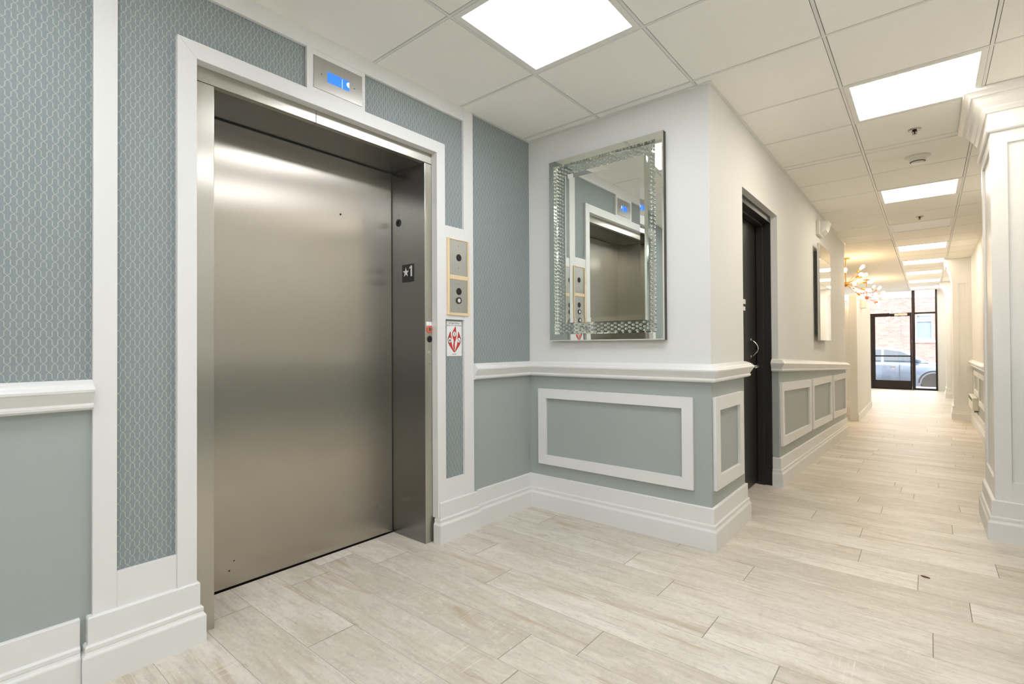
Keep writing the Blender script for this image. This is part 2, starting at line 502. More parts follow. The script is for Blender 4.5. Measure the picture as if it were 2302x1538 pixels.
# wall angles
bm = bmesh.new()
for a, b_ in (((XW, -3), (XW, .391)), ((XW, 2.207), (XW, YM))):
    sweep(bm, [a, b_], [(0, H - .004), (.018, H - .004), (.018, H - .001), (0, H - .001)])
sweep(bm, [(XW + .018, YM), (XC, YM), (XC, 8.55)], [(0, H - .0045), (.02, H - .0045), (.02, H - .001), (0, H - .001)])
struct('trim_1', bm, M_TEE, 'thin white metal angle where the walls meet the ceiling', 'ceiling trim')

# ------------------------------------------------------------------ walls
bm = bmesh.new()
for y0, y1, z0, z1, mi in ((-3, .40, -.05, .955, 1), (-3, .40, .955, H, 0), (.40, .66, -.05, H, 0), (1.935, 2.20, -.05, H, 0), (2.20, YM + .1, -.05, .955, 1), (2.20, YM + .1, .955, H, 0), (.66, 1.935, 2.236, H, 0)):
    box(bm, XW - .05, XW, y0, y1, z0, z1, mi)
struct('wall_left', bm, [M_PAPER, M_PAINT], 'elevator wall with trellis wallpaper above blue grey wainscot', 'wall')
bm = bmesh.new()
for x0, x1, y0, y1, z0, z1, mi in ((XW - .05, XC, YM, YM + .12, -.05, .955, 1), (XW - .05, XC, YM, YM + .12, .955, H, 0)):
    box(bm, x0, x1, y0, y1, z0, z1, mi)
struct('wall_front', bm, [M_WALL, M_PAINT], 'short white wall holding the crystal mirror, wainscot below', 'wall')
YD0, YD1, ZD = 3.42, 4.385, 2.13
bm = bmesh.new()
for y0, y1, z0, z1, mi in ((YM + .12, YD0, -.2, .955, 1), (YM + .12, YD0, .955, H, 0), (YD0, YD1, ZD, H, 0)):
    box(bm, XC - .16, XC, y0, y1, z0, z1, mi)
for ya, yb in ((YD1, 6.4), (6.4, 8.55)):
    za, zb = .955 + zf(ya), .955 + zf(yb)
    hexa(bm, [(XC - .16, ya, -.25), (XC - .16, ya, za), (XC - .16, yb, -.25), (XC - .16, yb, zb), (XC, ya, -.25), (XC, ya, za), (XC, yb, -.25), (XC, yb, zb)], 1)
    hexa(bm, [(XC - .16, ya, za), (XC - .16, ya, H), (XC - .16, yb, zb), (XC - .16, yb, H), (XC, ya, za), (XC, ya, H), (XC, yb, zb), (XC, yb, H)], 0)
struct('wall_corridor_left', bm, [M_WALL, M_PAINT], 'long corridor wall with the black door and three wainscot panels', 'wall')
bm = bmesh.new(); box(bm, -4.2, XC - .16, 8.43, 8.55, -.3, H)
struct('wall_side', bm, M_WALL, 'cream wall turning left at the end of the corridor wall', 'wall')
bm = bmesh.new()
box(bm, XR, XR + .1, -3, YE, .80, H, 0); box(bm, XR, XR + .1, -3, YE, -.3, .80, 1)
box(bm, XR - .001, XR + .05, -3, 4.3, .80, .955, 1)
struct('wall_right', bm, [M_WALL, M_PAINT], 'right hand corridor wall with white rail and grey wainscot panels', 'wall')
bm = bmesh.new(); box(bm, -2.3, .66, -3.1, -3, -.05, H)
struct('wall_back', bm, M_WALL, 'plain white wall closing the lobby behind the viewer', 'wall')
bm = bmesh.new(); box(bm, -4.3, -4.2, 8.4, YE + .1, -.3, H)
struct('wall_far_left', bm, M_WALL, 'cream wall at the far side of the room beyond the half wall', 'wall')
bm = bmesh.new()
box(bm, .19, .66, YE - .03, YE + .12, -.3, H)
box(bm, -4.2, -1.26, YE, YE + .12, -.3, .5)
struct('wall_end', bm, M_WALL, 'white wall beside the dark framed shop front', 'wall')

# half wall and far block
bm = bmesh.new(); box(bm, -1.01, -.90, 10.0, 12.5, -.17, 1.945)
struct('wall_half', bm, M_WALL, 'cream half height wall standing end on beside the chandeliers', 'half wall', bevel=.004)
bm = bmesh.new()
sweep(bm, [(-.90, 10.0), (-.90, 12.5)], [(0, 0), (.014, 0), (.014, .10), (.006, .12), (0, .12)], zf)
struct('baseboard_half_wall', bm, M_TRIM, 'white baseboard along the cream half height wall', 'baseboard')
bm = bmesh.new(); box(bm, -2.8, -1.2, 13.5, 13.62, -.17, 1.96)
struct('wall_low', bm, M_WALL, 'low cream wall seen through the gap behind the half height wall', 'half wall')

# ------------------------------------------------------------------ boards around the elevator
def board(n, y0, y1, z0, z1, label):
    bm = bmesh.new(); box(bm, XW, XT, y0, y1, z0, z1)
    return struct('trim_%d' % n, bm, M_TRIM, label, 'trim board', bevel=.0015)


board(2, .391, .4564, .20, H, 'tall white flat board left of the elevator wallpaper panel')
board(3, 2.126, 2.2062, .20, H, 'tall white flat board at the right end of the elevator surround')
board(4, .4564, 2.126, 2.467, H, 'long white board along the ceiling above the elevator')
board(5, .4564, .6337, .20, .345, 'short white board under the tall wallpaper strip left of the elevator')
board(6, 1.9716, 2.126, .20, .345, 'short white board under the narrow panel right of the elevator')
board(7, 1.14, 1.443, 2.2762, 2.467, 'white board behind the blue floor display above the elevator')
board(8, 1.9716, 2.126, 1.268, 1.812, 'white board behind the elevator call button plates')
bm = bmesh.new()
oy0, oy1, iy0, iy1, oz, iz = .6337, 1.9716, .6983, 1.909, 2.2762, 2.2114
for quad in ([(oy0, .14), (iy0, .14), (iy0, iz), (oy0, oz)], [(oy0, oz), (iy0, iz), (iy1, iz), (oy1, oz)], [(iy1, .14), (oy1, .14), (oy1, oz), (iy1, iz)]):
    prism(bm, quad, (-2.1795, 0, 0), (0, 1, 0), (0, 0, 1), (1, 0, 0), XT + 2.1795 + .004)
struct('trim_9', bm, M_TRIM, 'white mitred casing framing the elevator opening', 'door casing', bevel=.0015)

# ------------------------------------------------------------------ baseboards and rails
BASE = [(0, 0), (.03, 0), (.03, .100), (.0285, .104), (.024, .110), (.021, .117), (.0225, .119), (.0225, .131), (.018, .137), (.014, .137), (.014, .221), (.011, .225), (0, .225)]
RAIL = [(0, .905), (.014, .905), (.026, .908), (.033, .914), (.034, .922), (.028, .929), (.031, .934), (.037, .944), (.043, .955), (.046, .962), (.051, .966), (.052, .974), (.048, .980), (.040, .985), (.036, .992), (.026, .998), (.013, 1.003), (.010, 1.005), (0, 1.005)]


def mould(name, path, prof, label, cat, zfun=None):
    bm = bmesh.new(); sweep(bm, path, prof, zfun)
    return struct(name, bm, M_TRIM, label, cat)


mould('baseboard_left', [(XW, -3), (XW, .36)], BASE, 'white moulded baseboard under the blue grey wainscot left of the elevator', 'baseboard')
mould('baseboard_elevator_left', [(XW, .391), (XT, .391), (XT, .692), (XT - .028, .692)], BASE, 'stepped out white baseboard block left of the elevator', 'baseboard')
mould('baseboard_elevator_right', [(XT - .028, 1.932), (XT, 1.932), (XT, 2.2062), (XW, 2.2062)], BASE, 'stepped out white baseboard block right of the elevator', 'baseboard')
mould('baseboard_front', [(XW, 2.236), (XW, YM), (XC, YM), (XC, YD0), (XC - .045, YD0)], BASE, 'white moulded baseboard wrapping under the crystal mirror wall', 'baseboard')
mould('baseboard_corridor', [(XC - .045, YD1), (XC, YD1), (XC, 5.5), (XC, 7.0), (XC, 8.55), (XC - .05, 8.55)], BASE, 'white moulded baseboard under the three corridor panels', 'baseboard', zf)
mould('trim_10', [(XW, -3), (XW, .391)], RAIL, 'white chair rail left of the elevator below the wallpaper', 'chair rail')
mould('trim_11', [(XW, 2.2062), (XW, YM), (XC, YM), (XC, YD0), (XC - .045, YD0)], RAIL, 'white chair rail wrapping below the crystal mirror', 'chair rail')
mould('trim_12', [(XC - .045, YD1), (XC, YD1), (XC, 6.4), (XC, 8.55), (XC - .05, 8.55)], RAIL, 'white chair rail sloping down above the three corridor panels', 'chair rail', zf)
mould('baseboard_right', [(XR, 11.2), (XR, 8.6), (XR, 4.56)], BASE, 'white baseboard along the right hand corridor wall', 'baseboard', zf)
mould('trim_13', [(XR, 11.2), (XR, 8.6), (XR, 4.56)], RAIL, 'white chair rail on the right hand corridor wall', 'chair rail', zf)
mould('baseboard_right_lobby', [(XR, 3.93), (XR, -3)], BASE, 'white baseboard on the right wall this side of the near pillar', 'baseboard')
mould('trim_14', [(XR, 3.93), (XR, -3)], RAIL, 'white chair rail on the right wall this side of the near pillar', 'chair rail')


def wain_frame(n, q, border, origin, U, V, N, label, m=None):
    outer = q
    (a, b_, c, d) = q     # BL, BR, TR, TL
    inner = [(a[0] + border, a[1] + border), (b_[0] - border, b_[1] + border), (c[0] - border, c[1] - border), (d[0] + border, d[1] - border)]
    bm = bmesh.new(); frame_loop(bm, outer, inner, origin, U, V, N, .019)
    return struct('trim_%d' % n, bm, M_TRIM, label, 'panel frame', bevel=.0015)


wain_frame(15, [(-2.0714, .305), (-1.0053, .305), (-1.0053, .8183), (-2.0714, .8183)], .0635, (0, YM, 0), (1, 0, 0), (0, 0, 1), (0, -1, 0), 'wide white panel frame on the wainscot under the crystal mirror')
wain_frame(16, [(2.813, .312), (3.345, .305), (3.34, .820), (2.808, .8225)], .075, (XC, 0, 0), (0, 1, 0), (0, 0, 1), (1, 0, 0), 'small upright white panel frame between the corner and the black door')
wain_frame(17, [(4.44, .300), (5.705, .260), (5.705, .767), (4.42, .809)], .072, (XC, 0, 0), (0, 1, 0), (0, 0, 1), (1, 0, 0), 'white corridor panel frame nearest the black door')
wain_frame(18, [(5.805, .256), (7.09, .206), (7.09, .738), (5.80, .763)], .072, (XC, 0, 0), (0, 1, 0), (0, 0, 1), (1, 0, 0), 'middle white panel frame of the three in the corridor')
wain_frame(19, [(7.225, .204), (8.455, .148), (8.445, .713), (7.215, .731)], .072, (XC, 0, 0), (0, 1, 0), (0, 0, 1), (1, 0, 0), 'farthest white panel frame of the three in the corridor')
for n, (y0, y1, z0, z1, lb) in enumerate(((9.70, 10.65, .34, .70, 'shortest white panel frame on the right corridor wall, above the heater'), (8.72, 9.66, .24, .70, 'middle white panel frame on the right corridor wall'), (7.4, 8.68, .24, .71, 'white panel frame on the right corridor wall next to the near pillar'))):
    wain_frame(20 + n, [(y0, z0), (y1, z0), (y1, z1), (y0, z1)], .07, (XR, 0, 0), (0, 1, 0), (0, 0, 1), (-1, 0, 0), lb)
for n, (y0, y1) in enumerate(((-1.9, -.4), (-.25, 1.25), (1.4, 2.5), (2.65, 3.75))):
    wain_frame(23 + n, [(y0, .305), (y1, .305), (y1, .82), (y0, .82)], .0635, (XR, 0, 0), (0, 1, 0), (0, 0, 1), (-1, 0, 0), 'white panel frame on the lobby side right wall, %s from the near pillar' % ('fourth', 'third', 'second', 'first')[n])

# ------------------------------------------------------------------ pillars
CROWN = [(0, H - .235), (.012, H - .235), (.018, H - .228), (.020, H - .212), (.012, H - .204), (.010, H - .20), (.010, H - .13), (.018, H - .126), (.024, H - .116), (.030, H - .108), (.034, H - .098), (.050, H - .078), (.064, H - .056), (.074, H - .046), (.082, H - .044), (.090, H - .034), (.104, H - .024), (.112, H - .020), (.114, H - .002), (0, H - .002)]


def pillar_mesh(bm, x0, x1, y0, y1, zb, stile, ztop, zbot, rec=.012):
    box(bm, x0 + rec, x1, y0 + rec, y1, zb, H - .003)
    # front face stiles and rails
    box(bm, x0, x0 + stile, y0, y0 + rec, zb, H - .003)
    box(bm, x1 - stile, x1, y0, y0 + rec, zb, H - .003)
    box(bm, x0 + stile, x1 - stile, y0, y0 + rec, ztop, H - .003)
    box(bm, x0 + stile, x1 - stile, y0, y0 + rec, zb, zbot)
    # corridor side
    s2 = min(.10, stile)
    box(bm, x0, x0 + rec, y0 + rec, y0 + s2, zb, H - .003)
    box(bm, x0, x0 + rec, y1 - s2, y1, zb, H - .003)
    box(bm, x0, x0 + rec, y0 + s2, y1 - s2, ztop, H - .003)
    box(bm, x0, x0 + rec, y0 + s2, y1 - s2, zb, zbot)


bm = bmesh.new(); pillar_mesh(bm, .283, .80, 3.93, 4.55, -.05, .070, 2.238, .333)
pil = struct('pillar', bm, M_TRIM, 'near white panelled pillar with crown moulding at the right edge', 'pillar', bevel=.0012)
bm = bmesh.new(); sweep(bm, [(.283, 4.56), (.283, 3.93), (.82, 3.93)], CROWN)
part('crown_moulding', bm, M_TRIM, pil)
bm = bmesh.new(); sweep(bm, [(.283, 4.55), (.283, 3.93), (.82, 3.93)], [(p * 1.15, z) for p, z in BASE], zf)
part('pillar_base', bm, M_TRIM, pil)


def far_pillar(y0, label):
    zb = zf(y0)
    bm = bmesh.new(); pillar_mesh(bm, .322, XR, y0, y0 + .55, zb - .03, .075, 2.12, zb + .30)
    p = struct('pillar', bm, M_TRIM, label, 'pillar')
    bm = bmesh.new()
    pts = [(.322, 2.05)]
    for i in range(9):
        a = math.radians(90) * i / 8
        pts.append((.322 - .085 * (1 - math.cos(a)) , 2.05 + .36 * math.sin(a)))
    pts += [(.232, 2.44), (.225, H - .003), (.323, H - .003)]
    prism(bm, pts, (0, y0, 0), (1, 0, 0), (0, 0, 1), (0, 1, 0), .55)
    part('arched_corbel', bm, M_TRIM, p)
    bm = bmesh.new(); sweep(bm, [(.322, y0 + .55), (.322, y0), (XR, y0)], BASE, zf)
    part('pillar_base', bm, M_TRIM, p)
    return p


far_pillar(11.2, 'cream pillar with arched corbel midway down the right corridor wall')
far_pillar(15.2, 'farthest white pillar with arched corbel beside the shop front')

# ------------------------------------------------------------------ elevator
elev = tag(empty('door_1', (-2.3, 1.3166, 0)), 'brushed stainless steel elevator door set deep in a steel frame', 'elevator door', kind='structure')
XF, XD = -2.181, -2.479
Y0, Y1, ZH = .7747, 1.8585, 2.1537
bm = bmesh.new(); box(bm, XD - .03, XD, Y0 - .05, Y1 - .006, .010, ZH - .006)
door = part('door_panel', bm, M_STEEL, elev, uv=True)
for i, (y, z, r) in enumerate(((1.514, 1.84, .0055), (.964, .124, .003), (.943, .084, .004))):
    bm = bmesh.new(); lathe(bm, [(0, 0), (r, 0), (r, .0008), (0, .001)], (XD, y, z), (1, 0, 0), 12)
    part('keyhole' if i == 0 else 'dent_mark', bm, M_DARK if i == 0 else M_RING, door)
bm = bmesh.new()
box(bm, XF - .04, XF, .66, Y0, 0, ZH - .0015); box(bm, XD - .04, XF - .039, Y0 - .04, Y0, .001, ZH - .0015)
part('left_jamb', bm, M_FRAME, elev, uv=True, bevel=.002)
bm = bmesh.new()
box(bm, XF - .03, XF, Y1 + .001, 1.935, 0, ZH - .0015)
part('right_jamb', bm, M_FRAME, elev, uv=True, bevel=.003)
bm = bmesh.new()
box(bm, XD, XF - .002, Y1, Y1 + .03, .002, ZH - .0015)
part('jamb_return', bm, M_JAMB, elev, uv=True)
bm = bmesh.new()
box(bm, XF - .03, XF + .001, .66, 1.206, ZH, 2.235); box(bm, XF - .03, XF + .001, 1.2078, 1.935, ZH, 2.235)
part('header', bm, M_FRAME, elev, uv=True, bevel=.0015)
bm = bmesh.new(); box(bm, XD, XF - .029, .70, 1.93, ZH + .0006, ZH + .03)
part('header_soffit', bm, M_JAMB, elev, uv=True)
bm = bmesh.new(); box(bm, XD - .2, XD - .04, .6, 2.05, -.02, 2.3); box(bm, XD - .06, XD + .004, .6, 2.05, -.02, .0006)
part('dark_shaft', bm, M_DARK, elev)

# floor designation plate on the jamb
sg = tag(empty('floor_number_plate', (-2.3275, Y1, 1.54)), 'small black plate with white star and number 1 on elevator jamb', 'sign')
bm = bmesh.new(); box(bm, -2.380, -2.276, Y1 - .002, Y1 + .001, 1.487, 1.590)
part('plate', bm, M_INK, sg)
bm = bmesh.new(); star = []
for i in range(10):
    r = .0285 if i % 2 == 0 else .0112
    a = math.pi / 2 + i * math.pi / 5
    star.append((r * math.cos(a), r * math.sin(a)))
prism(bm, star, (-2.3455, Y1 - .0035, 1.544), (1, 0, 0), (0, 0, 1), (0, 1, 0), .0015)
part('star', bm, M_PAPERW, sg)
bm = bmesh.new()
prism(bm, [(-.006, -.031), (.006, -.031), (.006, .031), (-.004, .031), (-.017, .020), (-.017, .013), (-.006, .019)], (-2.296, Y1 - .0035, 1.549), (1, 0, 0), (0, 0, 1), (0, 1, 0), .0015)
part('numeral', bm, M_PAPERW, sg)
bm = bmesh.new()
for dx in (0, -.006): lathe(bm, [(0, 0), (.002, 0), (0, .0015)], (-2.301 + dx, Y1 - .002, 1.504), (0, -1, 0), 8)
part('braille', bm, M_GREYINK, sg)

# lantern plate with arrow button
lt = tag(empty('lantern_plate', (-2.416, Y1, 1.85)), 'slim steel plate with dark ringed arrow light on elevator jamb', 'elevator lantern')
bm = bmesh.new(); box(bm, -2.446, -2.386, Y1 - .0015, Y1 + .001, 1.766, 1.935)
part('plate', bm, M_JAMB, lt, uv=True, bevel=.0006)
bm = bmesh.new(); lathe(bm, [(.013, 0), (.022, 0), (.022, .004), (.019, .005), (.013, .004)], (-2.414, Y1 - .0015, 1.846), (0, -1, 0), 24)
part('ring', bm, M_INK, lt, smooth=False)
bm = bmesh.new(); lathe(bm, [(0, 0), (.0135, 0), (.0135, .003), (0, .003)], (-2.414, Y1 - .0015, 1.846), (0, -1, 0), 20)
part('lens', bm, M_GREYINK, lt)
bm = bmesh.new(); prism(bm, [(-.004, -.012), (.004, -.012), (.004, .001), (.010, .001), (0, .013), (-.010, .001), (-.004, .001)], (-2.414, Y1 - .0055, 1.846), (1, 0, 0), (0, 0, 1), (0, 1, 0), .001)
part('arrow', bm, M_PAPERW, lt)
for z in (1.892, 1.803):
    bm = bmesh.new(); lathe(bm, [(0, 0), (.003, 0), (.002, .001), (0, .001)], (-2.414, Y1 - .0015, z), (0, -1, 0), 10); part('screw', bm, M_RING, lt)

# blue floor display above the door
ds = tag(empty('floor_display', (XT, 1.297, 2.366)), 'steel plate with small lit blue screen above the elevator', 'display panel')
bm = bmesh.new(); box(bm, XT, XT + .003, 1.170, 1.424, 2.293, 2.4415)
part('plate', bm, M_PLATE, ds, uv=True, bevel=.001)
bm = bmesh.new(); box(bm, XT + .002, XT + .0036, 1.2375, 1.3515, 2.3405, 2.3895)
scn = part('screen', bm, M_LCD, ds)
bm = bmesh.new(); box(bm, XT + .0036, XT + .0039, 1.3130, 1.3152, 2.3415, 2.384)
part('screen_line', bm, M_LCDW, scn)
bm = bmesh.new()
arc = [(0, .013)] + [(-.014 * math.sin(math.pi * i / 10), .013 * math.cos(math.pi * i / 10)) for i in range(1, 10)] + [(0, -.013)]
prism(bm, arc, (XT + .0036, 1.3513, 2.370), (0, 1, 0), (0, 0, 1), (1, 0, 0), .0003)
part('screen_digit', bm, M_LCDW, scn)
for y, z in ((1.209, 2.366), (1.380, 2.366)):
    bm = bmesh.new(); lathe(bm, [(0, 0), (.0045, 0), (.003, .0014), (0, .0014)], (XT + .003, y, z), (1, 0, 0), 12); part('screw', bm, M_SCREW, ds)

# call button plates in their pale wood border
cp = tag(empty('call_switch_panel', (XT, 2.073, 1.5185)), 'two steel call button plates in pale wood border right of elevator', 'elevator call panel')
bm = bmesh.new()
for y0, y1, z0, z1 in ((1.984, 2.003, 1.292, 1.7425), (2.149, 2.161, 1.292, 1.7405), (2.003, 2.149, 1.736, 1.7415), (2.003, 2.149, 1.503, 1.529), (2.003, 2.149, 1.292, 1.308)):
    box(bm, XT, XT + .009, y0, y1, z0, z1)
part('wood_border', bm, M_WOOD, cp, bevel=.002)
for nm, z0, z1, scr in (('upper_plate', 1.529, 1.736, (1.704, 1.572)), ('lower_plate', 1.308, 1.503, (1.478, 1.335))):
    bm = bmesh.new(); box(bm, XT, XT + .004, 2.003, 2.149, z0, z1)
    pp = part(nm, bm, M_PLATE, cp, uv=True)
    for z in scr:
        bm = bmesh.new(); lathe(bm, [(0, 0), (.0035, 0), (.0025, .001), (0, .001)], (XT + .004, 2.077, z), (1, 0, 0), 10); part('screw', bm, M_SCREW, pp)
    for z in ((1.635,) if nm == 'upper_plate' else (1.435,)):
        bm = bmesh.new(); lathe(bm, [(0, 0), (.021, 0), (.021, .0015), (.018, .003), (0, .003)], (XT + .004, 2.079, z), (1, 0, 0), 24); part('button', bm, M_BLACKP, pp)
    if nm == 'lower_plate':
        bm = bmesh.new(); lathe(bm, [(.012, 0), (.020, 0), (.020, .005), (.016, .006), (.012, .004)], (XT + .004, 2.077, 1.381), (1, 0, 0), 24); r_ = part('button_ring', bm, M_INK, pp)
        bm = bmesh.new(); lathe(bm, [(0, 0), (.012, 0), (.012, .004), (0, .005)], (XT + .004, 2.077, 1.381), (1, 0, 0), 20); part('button', bm, M_PLASTIC, pp)

# fire service switch strip on the right jamb
fs = tag(empty('fire_service_switch', (XF, 1.8925, 1.16)), 'red ringed fire key switch with black button on steel jamb', 'switch')
bm = bmesh.new(); lathe(bm, [(.0115, 0), (.021, 0), (.021, .003), (.018, .005), (.0115, .004)], (XF, 1.8905, 1.207), (1, 0, 0), 24); part('red_ring', bm, M_REDM, fs)
bm = bmesh.new(); lathe(bm, [(0, 0), (.0115, 0), (.0115, .004), (0, .0045)], (XF, 1.8905, 1.207), (1, 0, 0), 20); k_ = part('key_cylinder', bm, M_SCREW, fs)
bm = bmesh.new(); box(bm, XF + .0045, XF + .0052, 1.8893, 1.8917, 1.200, 1.214); part('key_slot', bm, M_INK, k_)
bm = bmesh.new(); lathe(bm, [(0, 0), (.019, 0), (.019, .0015), (.016, .003), (0, .003)], (XF, 1.892, 1.152), (1, 0, 0), 24); part('button', bm, M_BLACKP, fs)
bm = bmesh.new(); box(bm, XF, XF + .0006, 1.868, 1.909, 1.229, 1.251); part('paper_label', bm, M_PAPERW, fs)
bm = bmesh.new(); lathe(bm, [(0, 0), (.014, 0), (.014, .0015), (.010, .003), (0, .003)], (XF, 1.8915, 1.070), (1, 0, 0), 20); part('blank_button', bm, M_FRAME, fs, uv=True)
for z in (1.276, 1.012):
    bm = bmesh.new(); lathe(bm, [(0, 0), (.0035, 0), (.0025, .001), (0, .001)], (XF, 1.891, z), (1, 0, 0), 10); part('screw', bm, M_SCREW, fs)

# fire notice card
XS = XW
fn = tag(empty('fire_sign', (XS, 2.058, 1.155)), 'white notice card with red three flame emblem beside the elevator', 'sign')
bm = bmesh.new(); box(bm, XS, XS + .002, 1.998, 2.119, 1.053, 1.258)
part('card', bm, M_PAPERW, fn)
XI = XS + .0026


def smooth_closed(pts, n=6):
    out = []; m = len(pts)
    for i in range(m):
        p0, p1, p2, p3 = [Vector(pts[(i + k) % m]) for k in (-1, 0, 1, 2)]
        for s in range(n):
            t = s / n
            out.append(tuple(.5 * ((2 * p1) + (-p0 + p2) * t + (2 * p0 - 5 * p1 + 4 * p2 - p3) * t * t + (-p0 + 3 * p1 - 3 * p2 + p3) * t ** 3)))
    return out


def emblem(poly, name, m, x0=XI, d=.0005, parent=fn):
    bm = bmesh.new(); prism(bm, poly, (x0, 2.058, 1.155), (0, 1, 0), (0, 0, 1), (1, 0, 0), -d if False else d)
    return part(name, bm, m, parent)


C_ = smooth_closed([(.010, .0705), (-.006, .050), (-.017, .030), (-.012, .008), (-.004, -.012), (-.008, -.040), (.000, -.076), (.002, -.074), (.004, -.046), (.004, -.024), (.012, -.004), (.018, .022), (.014, .046)], 5)
Lf = smooth_closed([(-.030, .041), (-.041, .020), (-.050, -.004), (-.042, -.030), (-.022, -.056), (-.001, -.078), (-.012, -.052), (-.022, -.024), (-.021, .002), (-.027, .020)], 5)
Rf = [(-p[0] + .002, p[1]) for p in Lf]
for poly in (Lf, C_, Rf):
    fl = emblem([(p[0] * 1.06, p[1] * 1.03) for p in poly], 'flame_outline', M_INK, XS + .002, .0004)
    emblem(poly, 'flame', M_RED, XS + .0024, .0004)
for cy, cz, ic in ((.001, .028, 0), (-.036, -.008, 1), (.037, -.008, 2)):
    bm = bmesh.new(); lathe(bm, [(0, 0), (.0142, 0), (.0142, .0003), (0, .0003)], (XS + .0028, 2.058 + cy, 1.155 + cz), (1, 0, 0), 28)
    d0 = part('disc', bm, M_PAPERW, fn)
    bm = bmesh.new()
    X2 = XS + .0031
    if ic == 0:
        prism(bm, [(-.004, .009), (.003, .008), (.007, .002), (.004, -.001), (.006, -.008), (-.003, -.010), (-.001, -.006), (.002, -.005), (.000, -.001), (.003, .002), (.000, .005), (-.004, .006)], (X2, 2.058 + cy, 1.155 + cz), (0, 1, 0), (0, 0, 1), (1, 0, 0), .0003)
    elif ic == 1:
        for dy in (-.006, 0, .006):
            lathe(bm, [(0, 0), (.0022, 0), (.0022, .0003), (0, .0003)], (X2, 2.058 + cy + dy, 1.155 + cz + .0045), (1, 0, 0), 10)
            prism(bm, [(-.0026, .0015), (.0026, .0015), (.0018, -.008), (-.0018, -.008)], (X2, 2.058 + cy + dy, 1.155 + cz), (0, 1, 0), (0, 0, 1), (1, 0, 0), .0003)
    else:
        prism(bm, [(-.009, .008), (-.006, .008), (-.006, .004), (-.002, .004), (-.002, 0), (.002, 0), (.002, -.004), (.006, -.004), (.006, -.008), (.009, -.008), (.009, -.0105), (.003, -.0105), (.003, -.0065), (-.001, -.0065), (-.001, -.0025), (-.005, -.0025), (-.005, .0015), (-.009, .0015)], (X2, 2.058 + cy, 1.155 + cz), (0, 1, 0), (0, 0, 1), (1, 0, 0), .0003)
    part('pictogram', bm, M_GREYINK, d0)
for s, size, z in (('In Case Of Fire', .0135, 1.2455), ('Elevators Are Out Of Service', .0098, 1.2335), ('Use Exit', .010, 1.0645)):
    adopt(text(s, size, M_GREYINK, basis((XS + .0022, 2.058, z), (0, 1, 0), (0, 0, 1))), fn)

# ------------------------------------------------------------------ crystal mirror
mr = tag(empty('crystal_mirror', (-1.555, YM, 1.743)), 'large wall mirror in wide mirrored frame filled with crystals', 'mirror')
MX0, MX1, MZ0, MZ1 = -1.955, -1.155, 1.142, 2.344
FY = YM - .045


def rect(x0, x1, z0, z1): return [(x0, z0), (x1, z0), (x1, z1), (x0, z1)]


bm = bmesh.new(); box(bm, MX0, MX1, YM - .019, YM, MZ0, MZ1)
for a_ in ((MX0, MX0 + .004, MZ0, MZ1), (MX1 - .004, MX1, MZ0, MZ1), (MX0 + .004, MX1 - .004, MZ0, MZ0 + .004), (MX0 + .004, MX1 - .004, MZ1 - .004, MZ1)): box(bm, a_[0], a_[1], YM - .0335, YM - .019, a_[2], a_[3])
part('backing', bm, M_MIRSIDE, mr)


def ring(bm, o, yo, i, yi):      # sloped mirrored ring between two rects at two depths
    O = [bm.verts.new((p[0], yo, p[1])) for p in o]; I = [bm.verts.new((p[0], yi, p[1])) for p in i]
    for k in range(4):
        j = (k + 1) % 4
        bm.faces.new((O[k], O[j], I[j], I[k]))


def grow(r, d): return [(r[0][0] - d, r[0][1] - d), (r[1][0] + d, r[1][1] - d), (r[2][0] + d, r[2][1] + d), (r[3][0] - d, r[3][1] + d)]


R0 = rect(MX0, MX1, MZ0, MZ1)
R1 = grow(R0, -.050)
bm = bmesh.new()
ring(bm, R0, YM - .034, grow(R0, -.006), FY + .002); ring(bm, grow(R0, -.006), FY + .002, grow(R0, -.044), FY); ring(bm, grow(R0, -.044), FY, R1, YM - .020)
part('outer_bevel', bm, M_MIRROR, mr)
R2 = rect(-1.820, -1.265, 1.258, 2.228)
bm = bmesh.new(); ring(bm, R1, YM - .0205, R2, YM - .0205)
part('crystal_channel', bm, M_MIRDARK, mr)
R3 = grow(R2, -.030)
bm = bmesh.new(); ring(bm, R2, YM - .0205, grow(R2, -.002), FY - .002); ring(bm, grow(R2, -.002), FY - .002, R3, YM - .0456)
part('inner_bevel', bm, M_MIRROR, mr)
bm = bmesh.new(); bm.faces.new([bm.verts.new((p[0], YM - .0455, p[1])) for p in R3])
part('mirror_glass', bm, M_MIRROR, mr)
# crystals, staggered rows in the channel
rng = random.Random(11)
pts = []
step = .0235
rows_ = 0
x = MX0 + .058; r = 0
nx = int((MX1 - MX0 - .11) / step)
for i in range(nx + 1):
    off = step * .5 if i % 2 else 0
    z = MZ0 + .058 + off
    while z < MZ1 - .056:
        X = MX0 + .058 + i * (MX1 - MX0 - .116) / nx
        inside = (R2[0][0] - .006 < X < R2[1][0] + .006) and (R2[0][1] - .006 < z < R2[2][1] + .006)
        if not inside: pts.append((X + rng.uniform(-.002, .002), YM - .027, z + rng.uniform(-.002, .002)))
        z += step
sm = bmesh.new(); bmesh.ops.create_icosphere(sm, subdivisions=2, radius=.0072)
cme = bpy.data.meshes.new('crystal'); sm.to_mesh(cme); sm.free(); cme.materials.append(M_CRYSTAL)
for p in cme.polygons: p.use_smooth = True
pts.sort(key=lambda p: -p[0])
for p in pts[:100]:
    o = bpy.data.objects.new('crystal', cme); COL.objects.link(o); o.location = p; adopt(o, mr)
bm = bmesh.new()
for p in pts[100:]:
    bmesh.ops.create_icosphere(bm, subdivisions=2, radius=.0072, matrix=Matrix.Translation(p))
o = part('crystals', bm, M_CRYSTAL, mr, smooth=True); o['kind'] = 'stuff'

